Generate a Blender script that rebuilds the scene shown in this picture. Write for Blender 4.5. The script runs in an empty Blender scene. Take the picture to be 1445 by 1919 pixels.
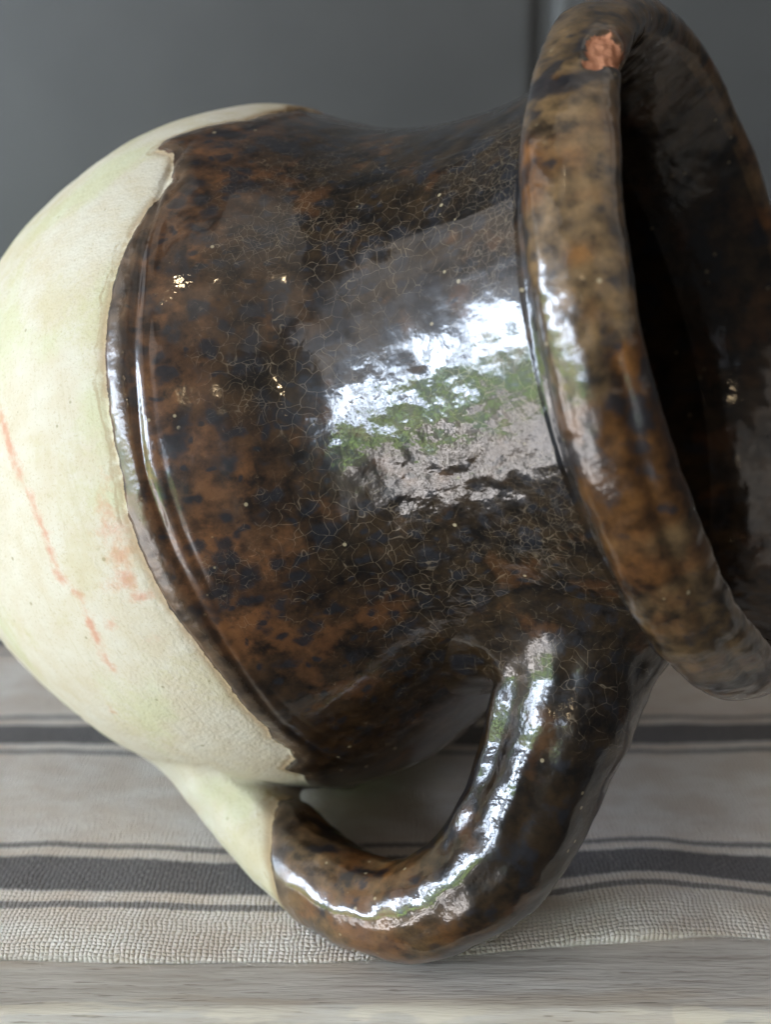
import bpy, math
import numpy as np
from mathutils import Matrix, Vector

scene = bpy.context.scene
MM = 0.001
CAM_H = 0.1342            # lens height above the cloth
PITCH = math.radians(16)

# ------------------------------------------------------------------ camera
cam = bpy.data.cameras.new('camera')
cam_o = bpy.data.objects.new('camera', cam)
scene.collection.objects.link(cam_o)
cam_o.location = (0, 0, CAM_H)
cam_o.rotation_euler = (math.radians(90) - PITCH, 0, 0)
cam.sensor_fit = 'VERTICAL'
cam.sensor_height = 24
cam.lens = 24 * 2200 / 1919
cam.clip_start = 0.01
cam.clip_end = 50
cam.dof.use_dof = True
cam.dof.focus_distance = 0.196
cam.dof.aperture_fstop = 8.2
scene.camera = cam_o
scene.cycles.max_bounces = 4
scene.cycles.diffuse_bounces = 2
scene.cycles.glossy_bounces = 2
scene.cycles.caustics_reflective = False
scene.cycles.caustics_refractive = False
scene.cycles.use_adaptive_sampling = True
scene.cycles.adaptive_threshold = 0.015

# ------------------------------------------------------------------ light
scene.view_settings.view_transform = 'Standard'
scene.view_settings.look = 'None'
scene.view_settings.gamma = 1
scene.view_settings.use_curve_mapping = False
scene.view_settings.exposure = 0.50

world = bpy.data.worlds.new('World')
scene.world = world
world.use_nodes = True
world.node_tree.nodes['Background'].inputs[0].default_value = (0.95, 0.97, 1.0, 1)
world.node_tree.nodes['Background'].inputs[1].default_value = 0.045


class NT:
    """small helper for node trees"""
    def __init__(self, tree):
        self.t = tree

    def n(self, kind, **kw):
        nd = self.t.nodes.new(kind)
        ins = kw.pop('ins', {})
        for k, v in kw.items():
            setattr(nd, k, v)
        for k, v in ins.items():
            self.put(nd.inputs[k], v)
        return nd

    def put(self, sock, v):
        if isinstance(v, bpy.types.NodeSocket):
            self.t.links.new(v, sock)
        elif isinstance(v, bpy.types.Node):
            self.t.links.new(v.outputs[0], sock)
        else:
            if isinstance(v, tuple) and len(v) == 3 and sock.type == 'RGBA':
                v = v + (1,)
            sock.default_value = v

    def math(self, op, a, b=None, c=None, clamp=False):
        nd = self.t.nodes.new('ShaderNodeMath')
        nd.operation = op
        nd.use_clamp = clamp
        for i, v in enumerate((a, b, c)):
            if v is not None:
                self.put(nd.inputs[i], v)
        return nd.outputs[0]

    def step(self, v, lo, hi, a=0.0, b=1.0):
        nd = self.t.nodes.new('ShaderNodeMapRange')
        nd.interpolation_type = 'SMOOTHSTEP'
        self.put(nd.inputs['Value'], v)
        for k, x in zip(('From Min', 'From Max', 'To Min', 'To Max'), (lo, hi, a, b)):
            self.put(nd.inputs[k], x)
        return nd.outputs[0]

    def mix(self, f, a, b, blend='MIX'):
        nd = self.t.nodes.new('ShaderNodeMix')
        nd.data_type = 'RGBA'
        nd.blend_type = blend
        nd.clamp_factor = True
        self.put(nd.inputs[0], f)
        self.put(nd.inputs[6], a)
        self.put(nd.inputs[7], b)
        return nd.outputs[2]

    def mixf(self, f, a, b):
        nd = self.t.nodes.new('ShaderNodeMix')
        nd.data_type = 'FLOAT'
        self.put(nd.inputs[0], f)
        self.put(nd.inputs[2], a)
        self.put(nd.inputs[3], b)
        return nd.outputs[0]

    def noise(self, vec, scale, detail=2.0, rough=0.5, dist=0.0):
        nd = self.n('ShaderNodeTexNoise', ins={'Vector': vec, 'Scale': scale, 'Detail': detail, 'Roughness': rough, 'Distortion': dist})
        return nd.outputs[0]

    def vor(self, vec, scale, feature='F1', rnd=1.0):
        nd = self.n('ShaderNodeTexVoronoi', feature=feature, ins={'Vector': vec, 'Scale': scale, 'Randomness': rnd})
        return nd

    def mapping(self, vec, scale=(1, 1, 1), loc=(0, 0, 0)):
        return self.n('ShaderNodeMapping', ins={'Vector': vec, 'Scale': scale, 'Location': loc}).outputs[0]

    def attr(self, name):
        return self.n('ShaderNodeAttribute', attribute_name=name).outputs['Fac']

    def bump(self, h, dist, strength=1.0, normal=None):
        nd = self.n('ShaderNodeBump', ins={'Height': h, 'Distance': dist, 'Strength': strength})
        if normal is not None:
            self.t.links.new(normal, nd.inputs['Normal'])
        return nd.outputs[0]


def aim(o, target):
    d = Vector(target) - o.location
    o.rotation_euler = d.to_track_quat('-Z', 'Y').to_euler()


# the garden door to the left behind the camera: an area lamp that carries the
# broken light of sky through trees, shrubs below them and a pale terrace
win = bpy.data.lights.new('garden_window', 'AREA')
win.shape = 'RECTANGLE'
win.size, win.size_y = 2.4, 1.25
win.energy = 13
win_o = bpy.data.objects.new('garden_window', win)
scene.collection.objects.link(win_o)
win_o.location = (-1.10, -0.50, -0.02)
aim(win_o, (0.0, 0.19, 0.03))
win.use_nodes = True
t = NT(win.node_tree)
em = [x for x in win.node_tree.nodes if x.type == 'EMISSION'][0]
par = t.n('ShaderNodeNewGeometry').outputs['Parametric']
sep = t.n('ShaderNodeSeparateXYZ', ins={0: par})
ux, uy = sep.outputs[0], sep.outputs[1]
blot = t.noise(t.mapping(par, (8, 5, 1)), 1.0, 6, 0.62)
blot2 = t.noise(t.mapping(par, (21, 10, 1), (4, 2, 0)), 1.0, 4, 0.65)
skyline = t.math('ADD', uy, t.math('MULTIPLY', t.math('SUBTRACT', blot, 0.5), 0.35))
sky_m = t.step(skyline, 0.755, 0.785)
leaf_hole = t.step(t.math('MULTIPLY_ADD', t.math('SUBTRACT', blot, 0.5), 0.5, blot2), 0.47, 0.53)
top_tree = t.step(t.math('ADD', uy, t.math('MULTIPLY', t.math('SUBTRACT', blot2, 0.5), 0.5)), 0.84, 0.92)
sky_c = t.mix(t.math('MULTIPLY', t.mixf(top_tree, 0.93, 1.0), t.math('SUBTRACT', 1.0, leaf_hole)), (15.5, 18.0, 22.0), (0.35, 0.45, 0.55))
green_c = t.mix(t.step(blot2, 0.46, 0.60), (0.07, 0.09, 0.09), (2.4, 3.7, 1.0))
green_c = t.mix(t.step(blot, 0.52, 0.66), green_c, (0.9, 1.1, 1.15))
wall_c = t.mix(t.step(t.math('MULTIPLY_ADD', t.math('SUBTRACT', blot, 0.5), 0.9, blot2), 0.46, 0.60), (0.10, 0.10, 0.11), (7.5, 7.1, 7.0))
low = t.step(t.math('ADD', uy, t.math('MULTIPLY', t.math('SUBTRACT', blot, 0.5), 0.12)), 0.44, 0.47)
c = t.mix(low, wall_c, green_c)
c = t.mix(sky_m, c, sky_c)
side = t.math('MULTIPLY', t.step(t.math('MULTIPLY_ADD', t.math('SUBTRACT', blot, 0.5), 0.5, ux), 0.10, 0.30), t.step(t.math('MULTIPLY_ADD', t.math('SUBTRACT', blot, 0.5), 0.5, ux), 0.70, 0.92, 1, 0))
c = t.mix(side, (0.12, 0.13, 0.15), c)
t.put(em.inputs['Color'], c)
em.inputs['Strength'].default_value = 1.0

# pale ceiling above the table, and the pale wall beside the garden door
def soft_lamp(name, loc, size, energy, color, target):
    l = bpy.data.lights.new(name, 'AREA')
    l.shape = 'RECTANGLE'
    l.size, l.size_y = size
    l.energy = energy
    l.color = color
    o = bpy.data.objects.new(name, l)
    scene.collection.objects.link(o)
    o.location = loc
    aim(o, target)
    l.use_nodes = True
    t = NT(l.node_tree)
    em = [x for x in l.node_tree.nodes if x.type == 'EMISSION'][0]
    par = t.n('ShaderNodeNewGeometry').outputs['Parametric']
    t.put(em.inputs['Strength'], t.step(t.noise(t.mapping(par, (3.5, 3.5, 1)), 1.0, 2, 0.6), 0.33, 0.68, 0.35, 1.5))


soft_lamp('ceiling_bounce', (0.75, -0.3, 1.9), (3.6, 3.4), 15.0, (1.0, 0.90, 0.80), (0.0, 0.2, 0.0))
soft_lamp('side_wall_bounce', (-1.25, -0.24, 1.12), (1.9, 0.85), 4.0, (1.0, 0.95, 0.92), (0.0, 0.2, 0.08))

# two small warm bulbs of the room
for nm, loc, e in (('warm_bulb', (-0.28, -0.85, 0.75), 0.5), ('warm_bulb', (-0.35, -0.25, 1.25), 0.45)):
    b = bpy.data.lights.new(nm, 'POINT')
    b.energy = e
    b.color = (1.0, 0.76, 0.46)
    b.shadow_soft_size = 0.010
    bo = bpy.data.objects.new(nm, b)
    scene.collection.objects.link(bo)
    bo.location = loc


# ------------------------------------------------------------------ numeric helpers
_rng = np.random.default_rng(5)
_g = _rng.normal(size=(256, 3))
GX, GY, GZ = [np.ascontiguousarray(c_, np.float32) for c_ in (_g / np.linalg.norm(_g, axis=1)[:, None]).T]
PERM = _rng.permutation(256).astype(np.int32)
PERM = np.concatenate([PERM, PERM, PERM])


def vnoise(P, scale, seed=0):
    """gradient noise, about [-1, 1]; P is (N,3), scale = feature size"""
    Q = (P / scale + seed * 7.31).astype(np.float32)
    I = np.floor(Q)
    F = Q - I
    I = I.astype(np.int32) & 255
    W = F * F * F * (F * (F * 6 - 15) + 10)
    fx, fy, fz = F[:, 0], F[:, 1], F[:, 2]
    wx, wy, wz = W[:, 0], W[:, 1], W[:, 2]
    out = 0
    for dx in (0, 1):
        px = PERM[I[:, 0] + dx]
        for dy in (0, 1):
            py = PERM[px + I[:, 1] + dy]
            wxy = (wx if dx else 1 - wx) * (wy if dy else 1 - wy)
            for dz in (0, 1):
                h = PERM[py + I[:, 2] + dz]
                out = out + wxy * (wz if dz else 1 - wz) * (GX[h] * (fx - dx) + GY[h] * (fy - dy) + GZ[h] * (fz - dz))
    return out * 1.5


def fbm(P, scale, octaves=3, seed=0):
    s = 0
    a = 1.0
    for o in range(octaves):
        s = s + a * vnoise(P + 17.3 * o, scale / 2 ** o, seed + o)
        a *= 0.5
    return s


def sstep(x, a, b):
    t_ = np.clip((x - a) / (b - a), 0, 1)
    return t_ * t_ * (3 - 2 * t_)


def gauss(x, w):
    return np.exp(-(x / w) ** 2)


def catmull(pts, n):
    P = np.array(pts, float)
    seg = np.linalg.norm(np.diff(P[:, :2], axis=0), axis=1)
    s = np.concatenate([[0], np.cumsum(seg)])
    m = np.gradient(P, s, axis=0)
    q = np.linspace(0, s[-1], n)
    k = np.clip(np.searchsorted(s, q) - 1, 0, len(s) - 2)
    h = (s[k + 1] - s[k])[:, None]
    u_ = ((q - s[k]) / (s[k + 1] - s[k]))[:, None]
    return ((2 * u_**3 - 3 * u_**2 + 1) * P[k] + (u_**3 - 2 * u_**2 + u_) * h * m[k]
            + (-2 * u_**3 + 3 * u_**2) * P[k + 1] + (u_**3 - u_**2) * h * m[k + 1])


def grid_faces(nr, nc, wrap):
    r = np.arange(nr - 1)[:, None]
    cc = np.arange(nc if wrap else nc - 1)[None, :]
    c2 = (cc + 1) % nc
    return np.stack([r * nc + cc, r * nc + c2, (r + 1) * nc + c2, (r + 1) * nc + cc], -1).reshape(-1, 4)


def make_mesh(name, V, Fq, mat, parent=None, attrs=None, flip=False):
    me = bpy.data.meshes.new(name)
    Fq = np.asarray(Fq)
    if flip:
        Fq = Fq[:, ::-1]
    me.vertices.add(len(V))
    me.vertices.foreach_set('co', np.asarray(V, np.float32).ravel())
    me.loops.add(Fq.size)
    me.loops.foreach_set('vertex_index', Fq.astype(np.int32).ravel())
    me.polygons.add(len(Fq))
    me.polygons.foreach_set('loop_start', np.arange(0, Fq.size, 4, dtype=np.int32))
    me.polygons.foreach_set('use_smooth', np.ones(len(Fq), bool))
    me.update(calc_edges=True)
    me.validate()
    for k, v in (attrs or {}).items():
        at = me.attributes.new(k, 'FLOAT', 'POINT')
        at.data.foreach_set('value', np.asarray(v, np.float32))
    me.materials.append(mat)
    o = bpy.data.objects.new(name, me)
    scene.collection.objects.link(o)
    if parent:
        o.parent = parent
    return o


def material(name):
    m = bpy.data.materials.new(name)
    m.use_nodes = True
    bs = m.node_tree.nodes['Principled BSDF']
    return m, NT(m.node_tree), bs


# ------------------------------------------------------------------ materials
def mat_wall():
    m, t, bs = material('grey_paint')
    co = t.n('ShaderNodeTexCoord').outputs['Object']
    n = t.noise(co, 9, 4, 0.6)
    t.put(bs.inputs['Base Color'], t.mix(t.step(n, 0.3, 0.7), (0.056, 0.0545, 0.054), (0.067, 0.065, 0.064)))
    bs.inputs['Roughness'].default_value = 0.55
    t.put(bs.inputs['Normal'], t.bump(t.noise(co, 400, 3), 0.0004, 0.4))
    return m


def mat_wood():
    m, t, bs = material('weathered_wood')
    co = t.n('ShaderNodeTexCoord').outputs['Object']
    long = t.mapping(co, (42, 420, 420))
    g = t.noise(long, 1.0, 5, 0.62, 0.4)
    g2 = t.noise(t.mapping(co, (16, 120, 120)), 1.0, 3, 0.5, 0.6)
    col = t.mix(t.step(g, 0.25, 0.75), (0.36, 0.32, 0.275), (0.50, 0.465, 0.415))
    col = t.mix(t.step(g2, 0.5, 0.72, 0, 0.55), col, (0.40, 0.32, 0.235))
    pores = t.noise(t.mapping(co, (150, 1900, 1900)), 1.0, 2)
    col = t.mix(t.step(pores, 0.62, 0.72, 0, 0.6), col, (0.12, 0.095, 0.07))
    # worn arris: pale wood where the grey skin is rubbed off
    wear = t.attr('wear')
    wn = t.noise(t.mapping(co, (45, 260, 260)), 1.0, 4, 0.6)
    wf = t.step(t.math('ADD', wear, t.math('MULTIPLY', t.math('SUBTRACT', wn, 0.5), 1.5)), 0.5, 0.7)
    col = t.mix(wf, col, t.mix(wn, (0.48, 0.41, 0.31), (0.58, 0.53, 0.45)))
    t.put(bs.inputs['Base Color'], col)
    bs.inputs['Roughness'].default_value = 0.7
    h = t.math('ADD', g, t.math('MULTIPLY', pores, -0.5))
    t.put(bs.inputs['Normal'], t.bump(h, 0.0006, 0.6))
    return m


def mat_cloth():
    m, t, bs = material('woven_cotton')
    uvx, uvy = t.attr('cx'), t.attr('cy')      # undeformed cloth coordinates in mm
    vec = t.n('ShaderNodeCombineXYZ', ins={0: uvx, 1: uvy}).outputs[0]
    jx = t.math('MULTIPLY', t.math('SUBTRACT', t.noise(vec, 0.30, 3), 0.5), 1.7)
    x = t.math('ADD', uvx, jx)
    y = t.math('ADD', uvy, t.math('MULTIPLY', t.math('SUBTRACT', t.noise(vec, 0.27, 3), 0.5), 1.7))
    p = math.pi / 0.92
    sx = t.math('SINE', t.math('MULTIPLY', x, p))
    sy = t.math('SINE', t.math('MULTIPLY', y, p * 0.98))
    prod = t.math('MULTIPLY', sx, sy)
    warp = t.math('MULTIPLY', t.math('MAXIMUM', prod, 0.0), 1.0)
    weft = t.math('MULTIPLY', t.math('MAXIMUM', t.math('MULTIPLY', prod, -1.0), 0.0), 0.75)
    irr = t.noise(vec, 1.15, 2)
    h = t.math('MULTIPLY', t.math('POWER', t.math('ADD', warp, weft), 0.6), t.math('MULTIPLY_ADD', irr, 1.3, 0.35))
    fib = t.noise(vec, 7.0, 3)
    # stripes, fuzzy by whole threads
    thread = t.math('MULTIPLY', t.math('SUBTRACT', t.noise(t.n('ShaderNodeCombineXYZ', ins={0: t.math('MULTIPLY', uvx, 1.1), 1: t.math('MULTIPLY', uvy, 0.3)}).outputs[0], 1.0, 2), 0.5), 1.3)
    yy = t.math('ADD', uvy, thread)
    per = 61.5
    d = t.math('ABSOLUTE', t.math('SUBTRACT', t.math('FLOORED_MODULO', t.math('SUBTRACT', yy, 206.0 - per / 2), per), per / 2))
    wide = t.step(d, 5.0, 6.2, 1, 0)
    thin = t.math('MULTIPLY', t.step(d, 8.6, 9.1), t.step(d, 10.6, 11.2, 1, 0))
    stripe = t.math('MAXIMUM', wide, t.math('MULTIPLY', thin, 0.82))
    tone = t.noise(t.mapping(vec, (0.06, 0.11, 1)), 1.0, 4, 0.6)
    base = t.mix(t.step(tone, 0.35, 0.68), (0.72, 0.61, 0.505), (0.84, 0.77, 0.69))
    dark = t.mix(t.step(fib, 0.35, 0.7), (0.055, 0.048, 0.050), (0.115, 0.102, 0.10))
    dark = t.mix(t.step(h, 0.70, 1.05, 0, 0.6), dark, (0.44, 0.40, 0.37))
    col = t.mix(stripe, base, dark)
    col = t.mix(t.step(h, 0.0, 0.45, 0.38, 0), col, (0.25, 0.21, 0.18))  # shade in the gaps between threads, painted into the colour
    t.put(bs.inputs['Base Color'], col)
    bs.inputs['Roughness'].default_value = 0.9
    bs.inputs['Sheen Weight'].default_value = 0.25
    hh = t.math('ADD', h, t.math('MULTIPLY', fib, 0.35))
    t.put(bs.inputs['Normal'], t.bump(hh, 0.0005, 1.0))
    return m


def mat_pottery():
    """bare buff clay below the dip line, crazed brown glaze above it. Colour zones of the ware come as attributes:
    gd = distance from the glaze edge (mm, positive on the glaze), pk = rusty streaks, chip = chipped rim,
    tone / blob / rusty / dust / green = slow mottling, amber = tan rim glaze, crz = crazing, rgh = lumpy glaze"""
    m, t, bs = material('glazed_stoneware')
    co = t.n('ShaderNodeTexCoord').outputs['Object']
    A = {k: t.attr(k) for k in ATTRS}
    gd = A['gd']
    f1 = t.noise(co, 620, 3, 0.6)
    f2 = t.noise(t.mapping(co, loc=(3, 1, 2)), 1700, 2, 0.65)
    f1c = t.math('SUBTRACT', f1, 0.5)
    sp = t.vor(co, 270).outputs['Distance']

    def wob(v, k):
        return t.math('MULTIPLY_ADD', f1c, k, v)
    # --- clay
    clay = t.mix(A['tone'], (0.485, 0.42, 0.31), (0.535, 0.495, 0.412))
    clay = t.mix(t.step(wob(A['green'], 0.5), 0.42, 0.95, 0, 0.5), clay, (0.435, 0.445, 0.25))
    rust = t.step(wob(A['pk'], 1.2), 0.20, 1.0, 0, 0.9)
    clay = t.mix(rust, clay, t.mix(f2, (0.42, 0.19, 0.12), (0.55, 0.32, 0.22)))
    spk = t.math('MULTIPLY', t.step(sp, 0.07, 0.12, 1, 0), t.step(A['rusty'], 0.5, 0.6))
    clay = t.mix(t.math('MULTIPLY', spk, 0.6), clay, (0.17, 0.15, 0.08))
    clay = t.mix(t.step(f2, 0.54, 0.70, 0, 0.28), clay, (0.32, 0.255, 0.15))
    clay = t.mix(t.step(wob(A['dust'], 0.9), 0.55, 0.95, 0, 0.32), clay, (0.42, 0.36, 0.19))
    clay = t.mix(t.step(t.noise(t.mapping(co, (90, 90, 1500)), 1.0, 2), 0.55, 0.75, 0, 0.16), clay, (0.36, 0.31, 0.19))
    grime = t.math('MULTIPLY', t.step(gd, -2.4, -0.3), t.step(wob(A['dust'], 0.6), 0.25, 0.55))
    ln1 = t.math('MULTIPLY', t.step(t.math('ABSOLUTE', t.math('ADD', gd, t.math('MULTIPLY_ADD', A['tone'], 1.6, 0.9))), 0.10, 0.50, 1, 0), t.step(wob(A['green'], 1.6), 0.25, 0.8, 0.0, 0.7))
    grime = t.math('MAXIMUM', grime, ln1)
    clay = t.mix(t.math('MULTIPLY', grime, 0.7), clay, (0.27, 0.175, 0.085))
    # --- glaze colour
    f3 = t.noise(t.mapping(co, loc=(6, 4, 2)), 390, 4, 0.72)
    f3c = t.math('SUBTRACT', f3, 0.5)
    tone = t.math('MULTIPLY_ADD', f3c, 1.7, wob(A['tone'], 0.9), clamp=True)
    brown = t.mix(tone, (0.016, 0.009, 0.006), (0.115, 0.052, 0.023))
    olive = t.mix(tone, (0.004, 0.003, 0.0025), (0.028, 0.0165, 0.0075))
    glz = t.mix(A['neck'], brown, olive)
    rimtan = t.mix(tone, (0.024, 0.015, 0.008), (0.190, 0.115, 0.052))
    rimtan = t.mix(t.math('MULTIPLY', A['orange'], 1.0), rimtan, t.mix(tone, (0.030, 0.012, 0.004), (0.19, 0.075, 0.017)))
    glz = t.mix(A['amber'], glz, rimtan)
    rusty = t.math('MULTIPLY', t.step(wob(A['rusty'], 0.6), 0.50, 0.9, 0, 0.75), t.mixf(A['neck'], 1.0, 0.35))
    glz = t.mix(rusty, glz, (0.155, 0.064, 0.023))
    blob = t.step(t.math('MULTIPLY_ADD', f3c, 1.0, wob(A['blob'], 0.5)), 0.32, 0.74, 0, 0.90)
    glz = t.mix(blob, glz, t.mix(f1, (0.004, 0.005, 0.007), (0.020, 0.020, 0.024)))
    glz = t.mix(t.step(f2, 0.55, 0.75, 0, 0.35), glz, (0.018, 0.011, 0.007))
    grit = t.math('MULTIPLY', t.step(sp, 0.06, 0.12, 1, 0), t.step(A['grit'], 0.55, 0.65))
    glz = t.mix(t.math('MULTIPLY', grit, 0.65), glz, (0.40, 0.33, 0.21))
    # crackle
    wb = t.n('ShaderNodeTexNoise', ins={'Vector': co, 'Scale': 260.0, 'Detail': 1.0})
    cv = t.n('ShaderNodeVectorMath', operation='MULTIPLY_ADD', ins={0: wb.outputs['Color'], 1: (0.0030, 0.0030, 0.0030), 2: co}).outputs[0]
    e1 = t.vor(cv, 400, 'DISTANCE_TO_EDGE').outputs['Distance']
    e2 = t.vor(t.mapping(cv, loc=(0.3, 0.1, 0.2)), 720, 'DISTANCE_TO_EDGE').outputs['Distance']
    l1 = t.math('MULTIPLY', t.step(e1, 0.004, 0.026, 1, 0), t.step(t.math('MULTIPLY_ADD', f3c, 2.4, A['crz']), 0.22, 0.95))
    l2 = t.math('MULTIPLY', t.step(e2, 0.006, 0.034, 1, 0), t.step(t.math('MULTIPLY_ADD', f3c, 1.5, A['crz2']), 0.42, 0.8))
    craze = t.math('MAXIMUM', l1, l2)
    glz = t.mix(t.math('MULTIPLY', craze, 0.30), glz, (0.27, 0.21, 0.145))
    # thin glaze right at the edge
    thin = t.math('MULTIPLY', t.step(gd, 0.0, 0.5), t.step(wob(gd, 2.5), 1.6, 4.2, 1, 0))
    glz = t.mix(t.math('MULTIPLY', thin, 0.7), glz, t.mix(tone, (0.035, 0.024, 0.016), (0.15, 0.10, 0.062)))
    # chip on the rim shows the red body
    chf = t.step(wob(A['chip'], 0.6), 0.48, 0.56)
    # --- combine
    gm = t.step(wob(gd, 1.2), -0.10, 0.10)
    gm2 = t.math('MULTIPLY', gm, t.math('SUBTRACT', 1.0, chf))
    col = t.mix(gm, clay, glz)
    col = t.mix(chf, col, t.mix(f1, (0.38, 0.14, 0.07), (0.54, 0.26, 0.15)))
    t.put(bs.inputs['Base Color'], col)
    rg = t.mixf(A['dust'], 0.03, 0.15)
    rg = t.math('ADD', rg, t.math('MULTIPLY', thin, 0.20))
    rg = t.math('ADD', rg, t.math('MULTIPLY', craze, 0.12))
    t.put(bs.inputs['Roughness'], t.mixf(gm2, 0.85, 0.30))
    t.put(bs.inputs['Specular IOR Level'], t.mixf(gm2, 0.25, 0.28))
    t.put(bs.inputs['Coat Weight'], t.math('MULTIPLY', gm2, 0.95))
    t.put(bs.inputs['Coat Roughness'], rg)
    bs.inputs['Coat IOR'].default_value = 1.5
    # --- relief
    g1 = t.noise(co, 430, 2, 0.5)
    g2 = t.noise(co, 1500, 1, 0.5)
    clay_h = t.math('MULTIPLY_ADD', g2, 0.45, t.math('MULTIPLY', g1, 0.5))
    gl_h = t.math('ADD', t.math('MULTIPLY', g1, t.math('MULTIPLY_ADD', A['rgh'], 0.62, 0.15)),
                  t.math('MULTIPLY', g2, t.math('MULTIPLY_ADD', A['rgh'], 0.07, 0.02)))
    nb = t.bump(t.mixf(gm2, clay_h, gl_h), 0.0003, 1.0)
    t.put(bs.inputs['Normal'], nb)
    t.put(bs.inputs['Coat Normal'], nb)
    return m


ATTRS = ('gd', 'pk', 'chip', 'tone', 'green', 'blob', 'rusty', 'dust', 'neck', 'amber', 'orange', 'grit', 'crz', 'crz2', 'rgh')


def ware_attrs(P, dot_w=1.0):
    """slow mottling of clay and glaze at points P (mm, jug frame)"""
    n = lambda s, o, seed, k=0.55, P=P: np.clip(0.5 + k * fbm(P, s, o, seed), 0, 1)
    streak = P * np.array([1, 1, 0.85])
    big = fbm(P, 26, 2, 101)
    d = {}
    d['tone'] = n(4.6, 3, 103, 0.6, streak)
    d['green'] = np.clip(0.45 + 0.75 * fbm(P, 22, 3, 105), 0, 1)
    th_, a_ = np.arctan2(P[:, 1], P[:, 0]) % (2 * math.pi) * 72, P[:, 2]
    cell = 4.3
    ci, cj = np.floor(th_ / cell).astype(np.int32), np.floor(a_ / cell).astype(np.int32)
    wx_, wy_ = 1.3 * fbm(P, 3.4, 2, 161), 1.3 * fbm(P, 3.4, 2, 163)
    dots = np.zeros(len(P))
    for di in (-1, 0, 1):
        for dj in (-1, 0, 1):
            h1 = PERM[(PERM[(ci + di) & 255] + cj + dj) & 255]
            h2, h3, h4 = PERM[h1 + 37], PERM[h1 + 91], PERM[h1 + 150]
            qx = (ci + di + 0.15 + 0.7 * h1 / 255) * cell
            qy = (cj + dj + 0.15 + 0.7 * h2 / 255) * cell
            rad = 0.6 + 1.5 * (h3 / 255) ** 2
            dd = np.hypot(th_ + wx_ - qx, a_ + wy_ - qy)
            dots = np.maximum(dots, np.where(h4 < 190, np.clip(1.0 - 0.5 * dd / rad, 0, 1), 0))
    d['blob'] = np.clip(np.maximum(0.95 * dots * dot_w, 0.22 + (0.1 * (1 - dot_w)) + 0.62 * fbm(P, 4.6, 3, 107) + 0.35 * big), 0, 1)
    d['rusty'] = np.clip(0.38 + 0.65 * fbm(P, 9, 3, 109) - 0.2 * big, 0, 1)
    d['dust'] = n(20, 3, 111, 0.7)
    d['grit'] = np.clip(0.42 + 0.6 * fbm(P, 16, 2, 113), 0, 1)
    return d


WALL, WOOD, CLOTH, POT = mat_wall(), mat_wood(), mat_cloth(), mat_pottery()


# ------------------------------------------------------------------ setting: panelled wall behind the table
def rounded_panel(name, x0, x1, z0, z1, y, depth, bev, mat, parent):
    """board with a softly rounded vertical edge, front at y"""
    prof = [(x0, y + depth)]
    for k in range(7):
        a = math.pi / 2 * k / 6
        prof.append((x0 + bev - bev * math.cos(a), y + bev - bev * math.sin(a)))
    for k in range(7):
        a = math.pi / 2 * k / 6
        prof.append((x1 - bev + bev * math.sin(a), y + bev - bev * math.cos(a)))
    prof.append((x1, y + depth))
    prof = np.array(prof)
    zs = np.linspace(z0, z1, 6)
    V = np.array([(px, py, z) for z in zs for px, py in prof])
    return make_mesh(name, V, grid_faces(len(zs), len(prof), False), mat, parent)


wall = make_mesh('wall', np.array([(-1.2, 0.651, -0.3), (1.2, 0.651, -0.3), (1.2, 0.651, 0.9), (-1.2, 0.651, 0.9)]), [[0, 1, 2, 3]], WALL)
wall['kind'] = 'structure'
GAP = 0.0815
xs = [-0.86, -0.389, GAP, 0.552, 1.1]
for i in range(4):
    rounded_panel('panel', xs[i] + (0.0035 if i else 0), xs[i + 1] - (0.0035 if i < 3 else 0), -0.28, 0.88,
                  0.645, 0.012, 0.007, WALL, wall)

# ------------------------------------------------------------------ table of grey planks
table = bpy.data.objects.new('wooden_table', None)
scene.collection.objects.link(table)
table.location = (0, 0.4, -0.03)
table['label'] = 'weathered grey wooden table with a pale worn front edge, under the striped cloth'
table['category'] = 'table'


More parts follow.
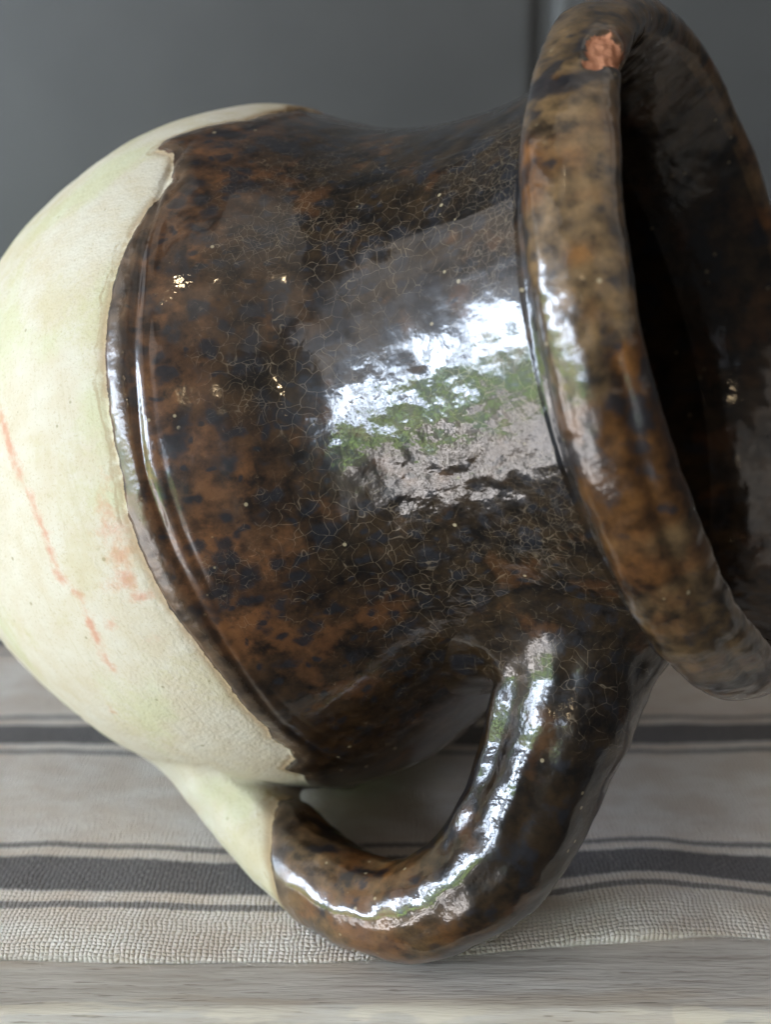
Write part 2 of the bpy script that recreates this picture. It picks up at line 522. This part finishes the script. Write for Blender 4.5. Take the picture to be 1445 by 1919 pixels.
def plank(y0, y1, front_round, z_top=-0.0018, thick=0.026):
    b = 0.0022
    prof = []
    for k in range(9):
        a = math.pi / 2 * k / 8
        prof.append((y0 + b - b * math.cos(a), z_top - b + b * math.sin(a)))
    prof = [(y0, z_top - thick)] + [(y0, z_top - thick + (thick - b) * q) for q in (0.25, 0.5, 0.75, 0.9)] + prof
    n = 26
    prof += [(y0 + b + (y1 - y0 - 2 * b) * (k + 1) / n, z_top) for k in range(n)]
    for k in range(1, 7):
        a = math.pi / 2 * k / 6
        prof.append((y1 - b + b * math.sin(a), z_top - b + b * math.cos(a)))
    prof.append((y1, z_top - thick))
    prof = np.array(prof)
    X = np.linspace(-0.62, 0.62, 500)
    Vx = np.repeat(X, len(prof))
    Vy = np.tile(prof[:, 0], len(X))
    Vz = np.tile(prof[:, 1], len(X))
    P = np.stack([Vx * 0.12, Vy, Vz], 1)
    wobble = 0.00035 * vnoise(P, 0.006, 4) + 0.0001 * vnoise(np.stack([Vx, Vy * 6, Vz], 1), 0.004, 8)
    Vz = Vz + wobble
    if front_round:
        Vy = Vy + 0.0006 * vnoise(np.stack([Vx, Vz * 0, Vx * 0], 1), 0.03, 7) * (Vy < y0 + 0.006)
    wear = gauss(Vy - (y0 + 0.0012), 0.0022) * (Vz > z_top - 0.006) * (0.72 + 0.3 * vnoise(np.stack([Vx, Vx * 0, Vx * 0], 1), 0.02, 3))
    # a raw chip along the edge, right of the jug handle
    wear = np.maximum(wear, 1.6 * gauss((Vx - 0.0525), 0.0045) * gauss(Vy - (y0 + 0.0006), 0.0016) * (Vz > z_top - 0.005))
    if not front_round:
        wear = wear * 0
    V = np.stack([Vx, Vy, Vz], 1) - np.array(table.location)
    o = make_mesh('plank', V, grid_faces(len(X), len(prof), False), WOOD, table, {'wear': wear}, flip=True)
    return o


plank(0.1672, 0.292, True)
plank(0.2935, 0.418, False)
plank(0.4195, 0.545, False)
plank(0.5465, 0.640, False)

# ------------------------------------------------------------------ striped cloth
NXc, NYc = 620, 330
cx = np.linspace(-330, 330, NXc)
cy = np.concatenate([np.linspace(181.2, 232, 170), np.linspace(232.6, 560, NYc - 170)])
CX, CY = np.meshgrid(cx, cy)
CX, CY = CX.ravel(), CY.ravel()
near = sstep(CY, 232, 181)
# the near hem wanders: sags a little under the handle, drawn back to the right
off = 1.2 * np.sin(CX / 23.0 + 1.0) - 1.6 * gauss(CX + 10, 16) + 7.2 * sstep(CX, 18, 70) - 2.0 * sstep(CX, 60, 110)
Yc = CY + near * off + 1.1 * gauss(CX - 28, 10) * near + 0.9 * np.sin(CX / 17.0) * sstep(CY, 260, 200) + 1.3 * fbm(np.stack([CX, CY, CX * 0], 1), 36, 2, 151)
P3 = np.stack([CX, CY, CX * 0], 1)
under = gauss(np.hypot(CX - 0, (CY - 235) / 1.1), 75)
H = (0.95 * fbm(P3, 34, 3, 5) + 0.25 * fbm(P3 * np.array([1, .6, 1]), 12, 2, 9)) * (1 - 0.7 * under)
# folds right of the handle and at far left
H += 2.0 * gauss(CX - 48 - 0.2 * (CY - 190), 14) * sstep(CY, 240, 195) + 0.9 * gauss(CX + 52, 18) * sstep(CY, 236, 195)
H = np.maximum(H - 0.35, -0.9) * 1.0
edge_r = sstep(CY - 181.2, 1.3, 0)
H = np.maximum(H - 0.35 * edge_r - 0.9 * sstep(CY - 181.2, 11, 0), -1.6)
V = np.stack([CX, Yc, H], 1)
top = grid_faces(NYc, NXc, False)
bot_row = np.arange(NXc)
V2 = V[:NXc].copy()
V2[:, 2] = -1.75
V2[:, 1] += 0.25
hem = np.stack([bot_row[:-1] + len(V), bot_row[1:] + len(V), bot_row[1:], bot_row[:-1]], 1)
cloth = make_mesh('striped_cloth', np.concatenate([V, V2]) * MM, np.concatenate([top, hem]), CLOTH, None,
                  {'cx': np.concatenate([CX, CX[:NXc]]), 'cy': np.concatenate([CY, CY[:NXc] - 1])})
cloth['label'] = 'cream woven cotton cloth with dark grey stripes lying under the jug'
cloth['category'] = 'cloth'

# loose fibres along the hem and on the weave
rng = np.random.default_rng(11)
FV, FF = [], []
for i in range(700):
    x0 = rng.uniform(-75, 70)
    hem_side = i < 420
    col_i = int(np.argmin(np.abs(cx - x0)))
    row = 0 if hem_side else rng.integers(1, 140)
    p0 = V[row * NXc + col_i] + np.array([0, 0.1, -0.1 - (0.5 * rng.random() if hem_side else 0)])
    d_ = np.array([rng.normal(0, 0.8), -abs(rng.normal(0.6, 0.4)) if hem_side else rng.normal(0, 0.6), rng.uniform(0.1, 0.8)])
    d_ /= np.linalg.norm(d_)
    bend = rng.normal(0, 0.5, 3)
    ln, rr = rng.uniform(0.5, 1.9), rng.uniform(0.018, 0.04)
    b0 = len(FV)
    for q in range(5):
        w_ = q / 4
        c_ = p0 + ln * (d_ * w_ + bend * w_ * w_)
        for g_ in range(3):
            an = 2.094 * g_
            FV.append(c_ + rr * (1 - 0.7 * w_) * np.array([math.cos(an), 0.3 * math.sin(an), math.sin(an)]))
    for q in range(4):
        for g_ in range(3):
            FF.append((b0 + 3 * q + g_, b0 + 3 * q + (g_ + 1) % 3, b0 + 3 * q + 3 + (g_ + 1) % 3, b0 + 3 * q + 3 + g_))
fm, ft, fb = material('cotton_fibre')
fb.inputs['Base Color'].default_value = (0.78, 0.72, 0.64, 1)
fb.inputs['Roughness'].default_value = 0.8
fib_o = make_mesh('loose_fibres', np.array(FV) * MM, np.array(FF), fm, cloth)
fib_o['kind'] = 'stuff'

# ------------------------------------------------------------------ the jug
# local frame: Z along the axis towards the mouth, origin at the middle of the foot
A0 = -153.0                                   # foot plane, mm below the rim centre
RIM_C = np.array([58.95, 213.22, 104.2])
AX = np.array([0.83849466, -0.44786181, 0.31039734])
UU = np.array([0.52415105, 0.81863479, -0.23473975])
VV = np.array([-0.14897109, 0.35952312, 0.92116814])
M = Matrix.Identity(4)
foot = (RIM_C + A0 * AX) * MM
for i in range(3):
    M[i][0], M[i][1], M[i][2], M[i][3] = UU[i], VV[i], AX[i], foot[i]
jug = bpy.data.objects.new('ceramic_jug', None)
scene.collection.objects.link(jug)
jug.matrix_world = M
jug['label'] = 'round brown glazed ceramic jug with bare cream belly lying on its side on the cloth'
jug['category'] = 'jug'

PA = np.array([-153, -150, -142.5, -132, -120, -106, -92, -78, -64, -50, -36, -22, -12.])
PR = np.array([46, 50.5, 56.2, 62.4, 68.6, 72.0, 73.4, 71.2, 64.3, 56.6, 53.1, 52.5, 53.2])


def body_r(a):
    """outer radius at axial position a (smooth)"""
    s = catmull(np.stack([PA, PR], 1), 600)
    return np.interp(a, s[:, 0], s[:, 1])


EDGE = [(0, -64), (60, -66), (95, -70), (107, -69.5), (110.3, -68), (121.5, -69.9), (127.9, -76.6), (131, -80.4), (133.6, -80.6), (135.5, -76.2), (138, -75.2), (142.5, -73.5), (150, -76), (155.7, -77.6), (161, -78.6), (168.6, -79.3), (176.3, -79.6), (183.8, -79.5), (188.8, -79.4), (193.5, -80.2), (200, -80), (207.2, -79.4), (213.1, -78.2), (220.4, -77.7), (225.5, -78.1), (231.5, -77.8), (234.1, -79), (238.2, -78.7), (241.2, -80.1), (243.2, -84.3), (245, -84.0), (247, -83.5), (252, -87), (270, -92), (300, -82), (360, -64)]
EDGE = np.array(EDGE, float)


def dist_poly(th, a, pts, r=72.0):
    """mm distance from (th, a) to a polyline given in (deg, mm)"""
    k = math.radians(1) * r
    best = np.full(len(th), 1e9)
    Q = np.array(pts, float)
    for (t0, a0), (t1, a1) in zip(Q[:-1], Q[1:]):
        d0, d1 = (t1 - t0) * k, a1 - a0
        L = d0 * d0 + d1 * d1 + 1e-9
        s = np.clip((((th - t0) * k) * d0 + (a - a0) * d1) / L, 0, 1)
        best = np.minimum(best, np.hypot((th - t0) * k - s * d0, (a - a0) - s * d1))
    return best


# closed profile: outer wall, rim roll, inner wall
outer = catmull(np.stack([PA, PR], 1), 400)
foot_in = np.stack([np.full(12, -153.0), np.linspace(0.5, 44, 12)], 1)
rim_pts = [(-12, 53.2), (-9.8, 54.0), (-8.6, 56.0), (-8.0, 58.8), (-7.2, 61.4), (-5.4, 63.1), (-2.4, 63.5), (0.8, 62.9), (3.8, 61.5), (5.9, 59.6), (6.5, 57.4), (5.4, 55.2), (2.2, 53.2), (-2.0, 51.0), (-8.0, 48.8), (-16, 47.2)]
rim_c = catmull(rim_pts, 150)
inner = catmull([(-16, 47.2), (-30, 46.6), (-42, 48.5), (-56, 55), (-70, 62), (-90, 66.5), (-112, 64), (-130, 55), (-142, 40), (-144, 20), (-144.2, 0.5)], 120)
profile = np.concatenate([foot_in, outer, rim_c[1:], inner[1:]])
n_out = len(foot_in) + len(outer)
n_rim = n_out + len(rim_c) - 1
ths = np.concatenate([np.linspace(82, 302, 780, endpoint=False), np.linspace(302, 442, 150, endpoint=False)])
TH = np.tile(ths, len(profile))
PAa = np.repeat(profile[:, 0], len(ths))
PRr = np.repeat(profile[:, 1], len(ths))
tang = np.gradient(profile, axis=0)
tang /= np.linalg.norm(tang, axis=1)[:, None] + 1e-9
NA = np.repeat(-tang[:, 1], len(ths))
NR = np.repeat(tang[:, 0], len(ths))
idx = np.repeat(np.arange(len(profile)), len(ths))
is_out = idx < n_out
is_rim = (idx >= n_out - 4) & (idx < n_rim)
is_in = idx >= n_rim
rad_ = np.radians(TH)
P0 = np.stack([PRr * np.cos(rad_), PRr * np.sin(rad_), PAa], 1)
TH3 = np.where(TH > 360, TH - 360, TH)
aedge = np.interp(TH3, EDGE[:, 0], EDGE[:, 1])
gd_body = np.where(np.abs(PAa - aedge) < 12, np.sign(PAa - aedge) * np.minimum(np.abs(PAa - aedge), dist_poly(TH3, PAa, EDGE)), PAa - aedge)
gd_all = np.where(is_out, gd_body, 60.0)
disp = 0.35 * fbm(P0, 38, 2, 1)
ringw = 0.5 * vnoise(np.stack([P0[:, 0], P0[:, 1], P0[:, 2] * 0], 1), 22, 6)
out_f = is_out & (PAa > -151)
ao = PAa + ringw
front = sstep(TH3, 128, 140) * sstep(TH3, 252, 238)
d_out = 0.42 * sstep(gd_body + 0.35 * vnoise(P0, 2.2, 2), -0.25, 0.5)
d_out += 0.38 * gauss(gd_body - 2.3, 1.5) * np.clip(0.8 + 0.8 * fbm(P0, 10, 2, 19), 0.1, 1.6)
gmod = np.clip(0.8 + 0.7 * fbm(P0, 20, 2, 15), 0.3, 1.3)
ao2 = PAa + 0.8 * fbm(P0, 24, 2, 16)
d_out -= (0.62 * gauss(ao2 + 74.7, 0.6) * gmod + 0.20 * gauss(ao + 72.3, 0.5) * np.clip(1.2 - gmod, 0, 1)) * front
band = gauss(gd_body - 2.2, 2.0)
d_out += band * (0.07 * vnoise(P0, 1.5, 18) + 0.12 * vnoise(P0, 5, 20))
d_out -= (0.10 * gauss(gd_body + 0.7, 0.5) + 0.22 * gauss(gd_body + 1.7 + 0.6 * fbm(P0, 16, 2, 24), 0.45) * np.clip(0.5 + fbm(P0, 22, 2, 26), 0, 1)) * front
d_out += 0.012 * np.sin(ao / 1.05 + 3 * ringw) * sstep(PAa, -70, -55)
d_out += 0.10 * np.sin(ao * 0.9) * sstep(PAa, -80, -95) * 0.4
glz_w = sstep(gd_body, 3, 9)
rz = gauss(TH3 - 198, 18) * gauss(PAa + 30, 19) + 0.8 * gauss(TH3 - 228, 16) * gauss(PAa + 30, 16)
d_out += glz_w * (0.10 * fbm(P0, 7, 2, 31) + rz * (0.30 * fbm(P0, 5.5, 2, 21) + 0.09 * vnoise(P0, 2.2, 23)))
# runs of glaze that end in lobes below the rim
runs = vnoise(np.stack([TH3 * 1.2, TH3 * 0, PAa * 0.12], 1), 7, 14)
d_out += glz_w * 0.14 * sstep(runs, 0.1, 0.5) * sstep(PAa, -46, -20)
# bare clay stands proud where the glaze stopped at the back of the shoulder
d_out += 1.35 * sstep(gd_body, 0.4, -0.6) * gauss(TH3 - 103, 14) * gauss(gd_body, 14)
disp += np.where(out_f, d_out, 0)
rim_n = 0.28 * fbm(P0, 14, 2, 41) + 0.12 * fbm(P0, 4, 2, 43)
rim_low = gauss(TH3 - 232, 26)
rim_n += rim_low * 0.35 * fbm(P0, 6, 2, 45)
rim_n -= 0.75 * gauss(PAa + 0.5 * fbm(P0, 14, 2, 48) - 3.2, 1.2) * np.where(PRr > 58, 1, 0) * sstep(TH3, 180, 194) * sstep(TH3, 262, 240)
disp += np.where(is_rim, rim_n * sstep(PAa, -12, -8.5) * 1.0, 0)
chip_d = np.hypot((TH3 - 139.6) * math.radians(1) * 62 / 4.0, (PAa - 4.6) / 2.0)
chip = np.where(is_rim, np.clip(1.25 - 0.62 * chip_d, 0, 1), 0)
chip2 = np.where(is_rim & (PRr > 58), np.clip(1.2 - 0.7 * np.hypot((TH3 - 144.3) * math.radians(1) * 62 / 1.4, (PAa - 3.6) / 1.3), 0, 1), 0)
chip = np.maximum(chip, chip2)
disp -= sstep(chip, 0.42, 0.62) * (0.8 + 0.35 * vnoise(P0, 1.6, 47))
# fade displacement at the axis of the foot and of the inner floor
disp *= sstep(PRr, 2, 20)
V = np.stack([(PRr + disp * NR) * np.cos(rad_), (PRr + disp * NR) * np.sin(rad_), PAa + disp * NA - A0], 1)

PINK = [(175.3, -105.2), (181.9, -102.5), (188.2, -100.2), (193.3, -98.7), (199, -99.3), (202.5, -96), (207.9, -97), (214.3, -98.1)]
dp = dist_poly(TH3, PAa, PINK)
pk = np.clip(0.95 - dp / (2.6 + 0.9 * vnoise(P0, 9, 3)), 0, 1)
for (t0, a0), (w0, w1), s in (((188.0, -82.5), (3.0, 2.0), .72), ((192, -84.3), (3.6, 2.2), .75), ((197.5, -84.2), (5.2, 4.2), .98), ((201, -86.5), (3.2, 4.8), .85), ((204.5, -84.1), (1.3, 4.5), .8), ((223, -107.4), (1.6, 2.2), .75), ((211, -86), (1.4, 2.4), .7), ((207, -92), (1.6, 4.0), .62)):
    q = np.hypot((TH3 - t0) * math.radians(1) * 72 / w0, (PAa - a0) / w1)
    pk = np.maximum(pk, s * gauss(q, 1.0))
pk = np.where(is_out, np.clip(pk * (0.80 + 0.55 * fbm(P0 * np.array([1, 1, 0.5]), 3.2, 2, 140)), 0, 1), 0)
ATT = ware_attrs(P0, np.where(is_out & (PAa < -16), 1.0, 0.0))
ATT['gd'], ATT['pk'], ATT['chip'] = gd_all, pk, chip
ATT['neck'] = np.where(is_out, sstep(PAa + 9 * fbm(P0, 18, 2, 120), -72, -50), 1.0)
ATT['neck'] = np.maximum(ATT['neck'], np.where(is_out, 0.85 * sstep(TH3 + 12 * fbm(P0, 20, 2, 121), 205, 232), 0))
ATT['amber'] = np.where(is_rim, sstep(PAa, -9, -5), 0) * np.where(PRr > 54, 0.92 - 0.5 * sstep(TH3, 176, 200), 0.2)
ATT['orange'] = sstep(fbm(P0, 13, 2, 122) + 0.9 * gauss(TH3 - 203, 12), 0.25, 0.7)
crz_m = glz_w * sstep(PAa, -72, -58) * np.clip(0.62 + 0.6 * fbm(P0, 22, 2, 124), 0, 1)
ATT['crz'] = np.where(is_out, crz_m, 0)
ATT['crz2'] = np.where(is_out, glz_w * np.clip(0.30 + 0.45 * gauss(PAa + 16, 9) * sstep(TH3, 215, 190) + 0.7 * fbm(P0, 18, 2, 126), 0, 1), 0)
ATT['rgh'] = np.where(is_out, np.clip(rz + 0.8 * band, 0, 1), np.where(is_rim, 0.25 + 0.5 * rim_low, 0.1))

nc = len(ths)
F_all = grid_faces(len(profile), nc, True)
rowi = np.repeat(np.arange(len(profile) - 1), nc)


def sub_mesh(name, mask):
    F = F_all[mask]
    used, inv = np.unique(F, return_inverse=True)
    return make_mesh(name, V[used] * MM, inv.reshape(-1, 4), POT, jug,
                     {k: v[used] for k, v in ATT.items()})


in_rim = (rowi >= n_out + 22) & (rowi < n_rim - 1)
body = sub_mesh('body', ~in_rim)
rim = sub_mesh('rim', in_rim)
body['label'] = 'round body, bare cream clay below and crazed brown glaze above'
rim['label'] = 'thick rolled tan and brown rim with an orange chip'

# handle ------------------------------------------------------------
HT = 252.0
hp = [(-31.5, 65, 12.2, 12.0), (-35.5, 73, 10.8, 11.2), (-40.5, 83, 10.2, 10.8), (-49, 92, 9.4, 10.4), (-60, 96.6, 8.6, 10.0),
      (-72, 96.0, 8.2, 9.8), (-83, 91, 8.0, 9.8), (-93, 84, 8.3, 10.2)]
NM, NR_, NC = 250, 46, 150
hc = catmull(hp, NM)
ctr = hc[:, :2]
tg = np.gradient(ctr, axis=0)
tg /= np.linalg.norm(tg, axis=1)[:, None]
nrm = np.stack([tg[:, 1], -tg[:, 0]], 1)          # in-plane normal
ang = np.linspace(0, 2 * math.pi, NC, endpoint=False)
S = np.repeat(np.arange(NM), NC)
ANG = np.tile(ang, NM)
ca, sa = np.cos(ANG), np.sin(ANG)
ex = 2.15
tn = hc[S, 2] * np.sign(ca) * np.abs(ca) ** (2 / ex)
wn = hc[S, 3] * np.sign(sa) * np.abs(sa) ** (2 / ex)
e1 = np.array([math.cos(math.radians(HT)), math.sin(math.radians(HT))])
e2 = np.array([-e1[1], e1[0]])


def hpos(a_, r_, w_):
    return np.stack([r_ * e1[0] + w_ * e2[0], r_ * e1[1] + w_ * e2[1], a_ - A0], -1)


MID = hpos(ctr[S, 0] + nrm[S, 0] * tn, ctr[S, 1] + nrm[S, 1] * tn, wn).reshape(NM, NC, 3)


def root(end_ring, end_dir, a_c, ha_plus, ha_minus, hw):
    """fillet from a footprint on the pot wall up to the end ring of the strap"""
    ca_, sa_ = np.cos(ang), np.sin(ang)
    # which way the ring's in-plane normal points along the axis
    sgn = np.sign(end_ring[0, 2] - end_ring[NC // 2, 2])
    da = np.where(ca_ * sgn > 0, ha_plus, ha_minus) * ca_ * sgn
    dw = hw * sa_
    fa = a_c + da
    rb = body_r(fa) + 0.05
    dth = dw / rb
    foot_p = np.stack([rb * np.cos(math.radians(HT) + dth), rb * np.sin(math.radians(HT) + dth), fa - A0], 1)
    cen = foot_p.mean(0)
    rb_c = body_r(np.array([a_c]))[0]
    nn = np.stack([np.cos(math.radians(HT) + dth), np.sin(math.radians(HT) + dth), -(body_r(fa + .5) - body_r(fa - .5))], 1)
    nn /= np.linalg.norm(nn, axis=1)[:, None]
    d = np.array([rb_c * e1[0], rb_c * e1[1], a_c - A0]) - foot_p
    d -= (d * nn).sum(1)[:, None] * nn
    gap = np.linalg.norm(end_ring - foot_p, axis=1)[:, None]
    d = d / (np.linalg.norm(d, axis=1)[:, None] + 1e-6) * gap * 1.15
    e = end_dir * gap * 1.0
    u_ = np.linspace(0, 1, NR_, endpoint=False)[:, None, None]
    return ((2 * u_**3 - 3 * u_**2 + 1) * foot_p + (u_**3 - 2 * u_**2 + u_) * d + (-2 * u_**3 + 3 * u_**2) * end_ring + (u_**3 - u_**2) * e)


dir0 = hpos(tg[0, 0] + A0, tg[0, 1], 0.0)
dir1 = hpos(-tg[-1, 0] + A0, -tg[-1, 1], 0.0)
R0 = root(MID[0], dir0, -27.0, 20.0, 29.0, 27.0)
R1 = root(MID[-1], dir1, -106.0, 14.0, 25.0, 18.0)
G = np.concatenate([R0, MID, R1[::-1]])
NS = len(G)
S = np.repeat(np.arange(NS), NC)
ANG = np.tile(ang, NS)
sfrac = S / (NS - 1)
# outward direction from the grid itself
dU = np.gradient(G, axis=0)
dV = np.roll(G, -1, 1) - np.roll(G, 1, 1)
NH = np.cross(dV, dU).reshape(-1, 3)
NH /= np.linalg.norm(NH, axis=1)[:, None] + 1e-9
cen = G.mean(1)[S]
VH = G.reshape(-1, 3)
if ((VH - cen) * NH)[NC * 120:NC * 200].sum() < 0:
    NH = -NH
fade = sstep(sfrac, 0.0, 0.06) * sstep(sfrac, 1.0, 0.94)
# pulled ridges along the strap, knuckles and finger dents
rid = 0.6 * gauss((ANG - 4.05), 0.14) - 0.45 * gauss(ANG - 4.4, 0.18) + 0.45 * gauss(ANG - 4.85, 0.15) - 0.35 * gauss(ANG - 5.25, 0.2) + 0.4 * gauss(ANG - 3.55, 0.14)
rid *= 0.30 + 0.9 * gauss(sfrac - 0.22, 0.14)
HS = np.stack([np.cos(ANG) * 9, np.sin(ANG) * 9, S * 0.17], 1)
lump = 0.5 * fbm(VH, 17, 2, 61) + 0.25 * fbm(HS, 6.0, 2, 63) + 0.36 * fbm(VH, 7.5, 2, 66)
VH = VH + NH * ((rid + lump) * fade)[:, None]
a_h = VH[:, 2] + A0
r_h = np.hypot(VH[:, 0], VH[:, 1])
# dip line across the lower end of the handle
gd_h = (a_h + 86.0) * 0.8 + 0.16 * (96 - r_h) + 0.6 * vnoise(VH, 5, 71)
gd_h = np.where(sfrac < 0.45, 40, gd_h)
glz_h = sstep(gd_h, -0.2, 0.5)
VH = VH + NH * (0.4 * glz_h * fade)[:, None]
AH = ware_attrs(VH - np.array([0, 0, -A0]), 0.0)
z0 = np.zeros(len(VH))
AH.update(gd=np.minimum(gd_h, 40), pk=z0, chip=z0, neck=sstep(0.75 - sfrac, 0.0, 0.3), amber=0.75 * sstep(sfrac, 0.35, 0.65), orange=sstep(fbm(VH, 12, 2, 131), 0.2, 0.7),
          crz=0.7 * gauss(sfrac - 0.1, 0.08), crz2=z0, rgh=0.25 + 0.3 * gauss(sfrac - 0.2, 0.14))
hand = make_mesh('handle', VH * MM, grid_faces(NS, NC, True), POT, jug, AH)
hand['label'] = 'ridged loop handle, brown glazed with a bare cream lower root'
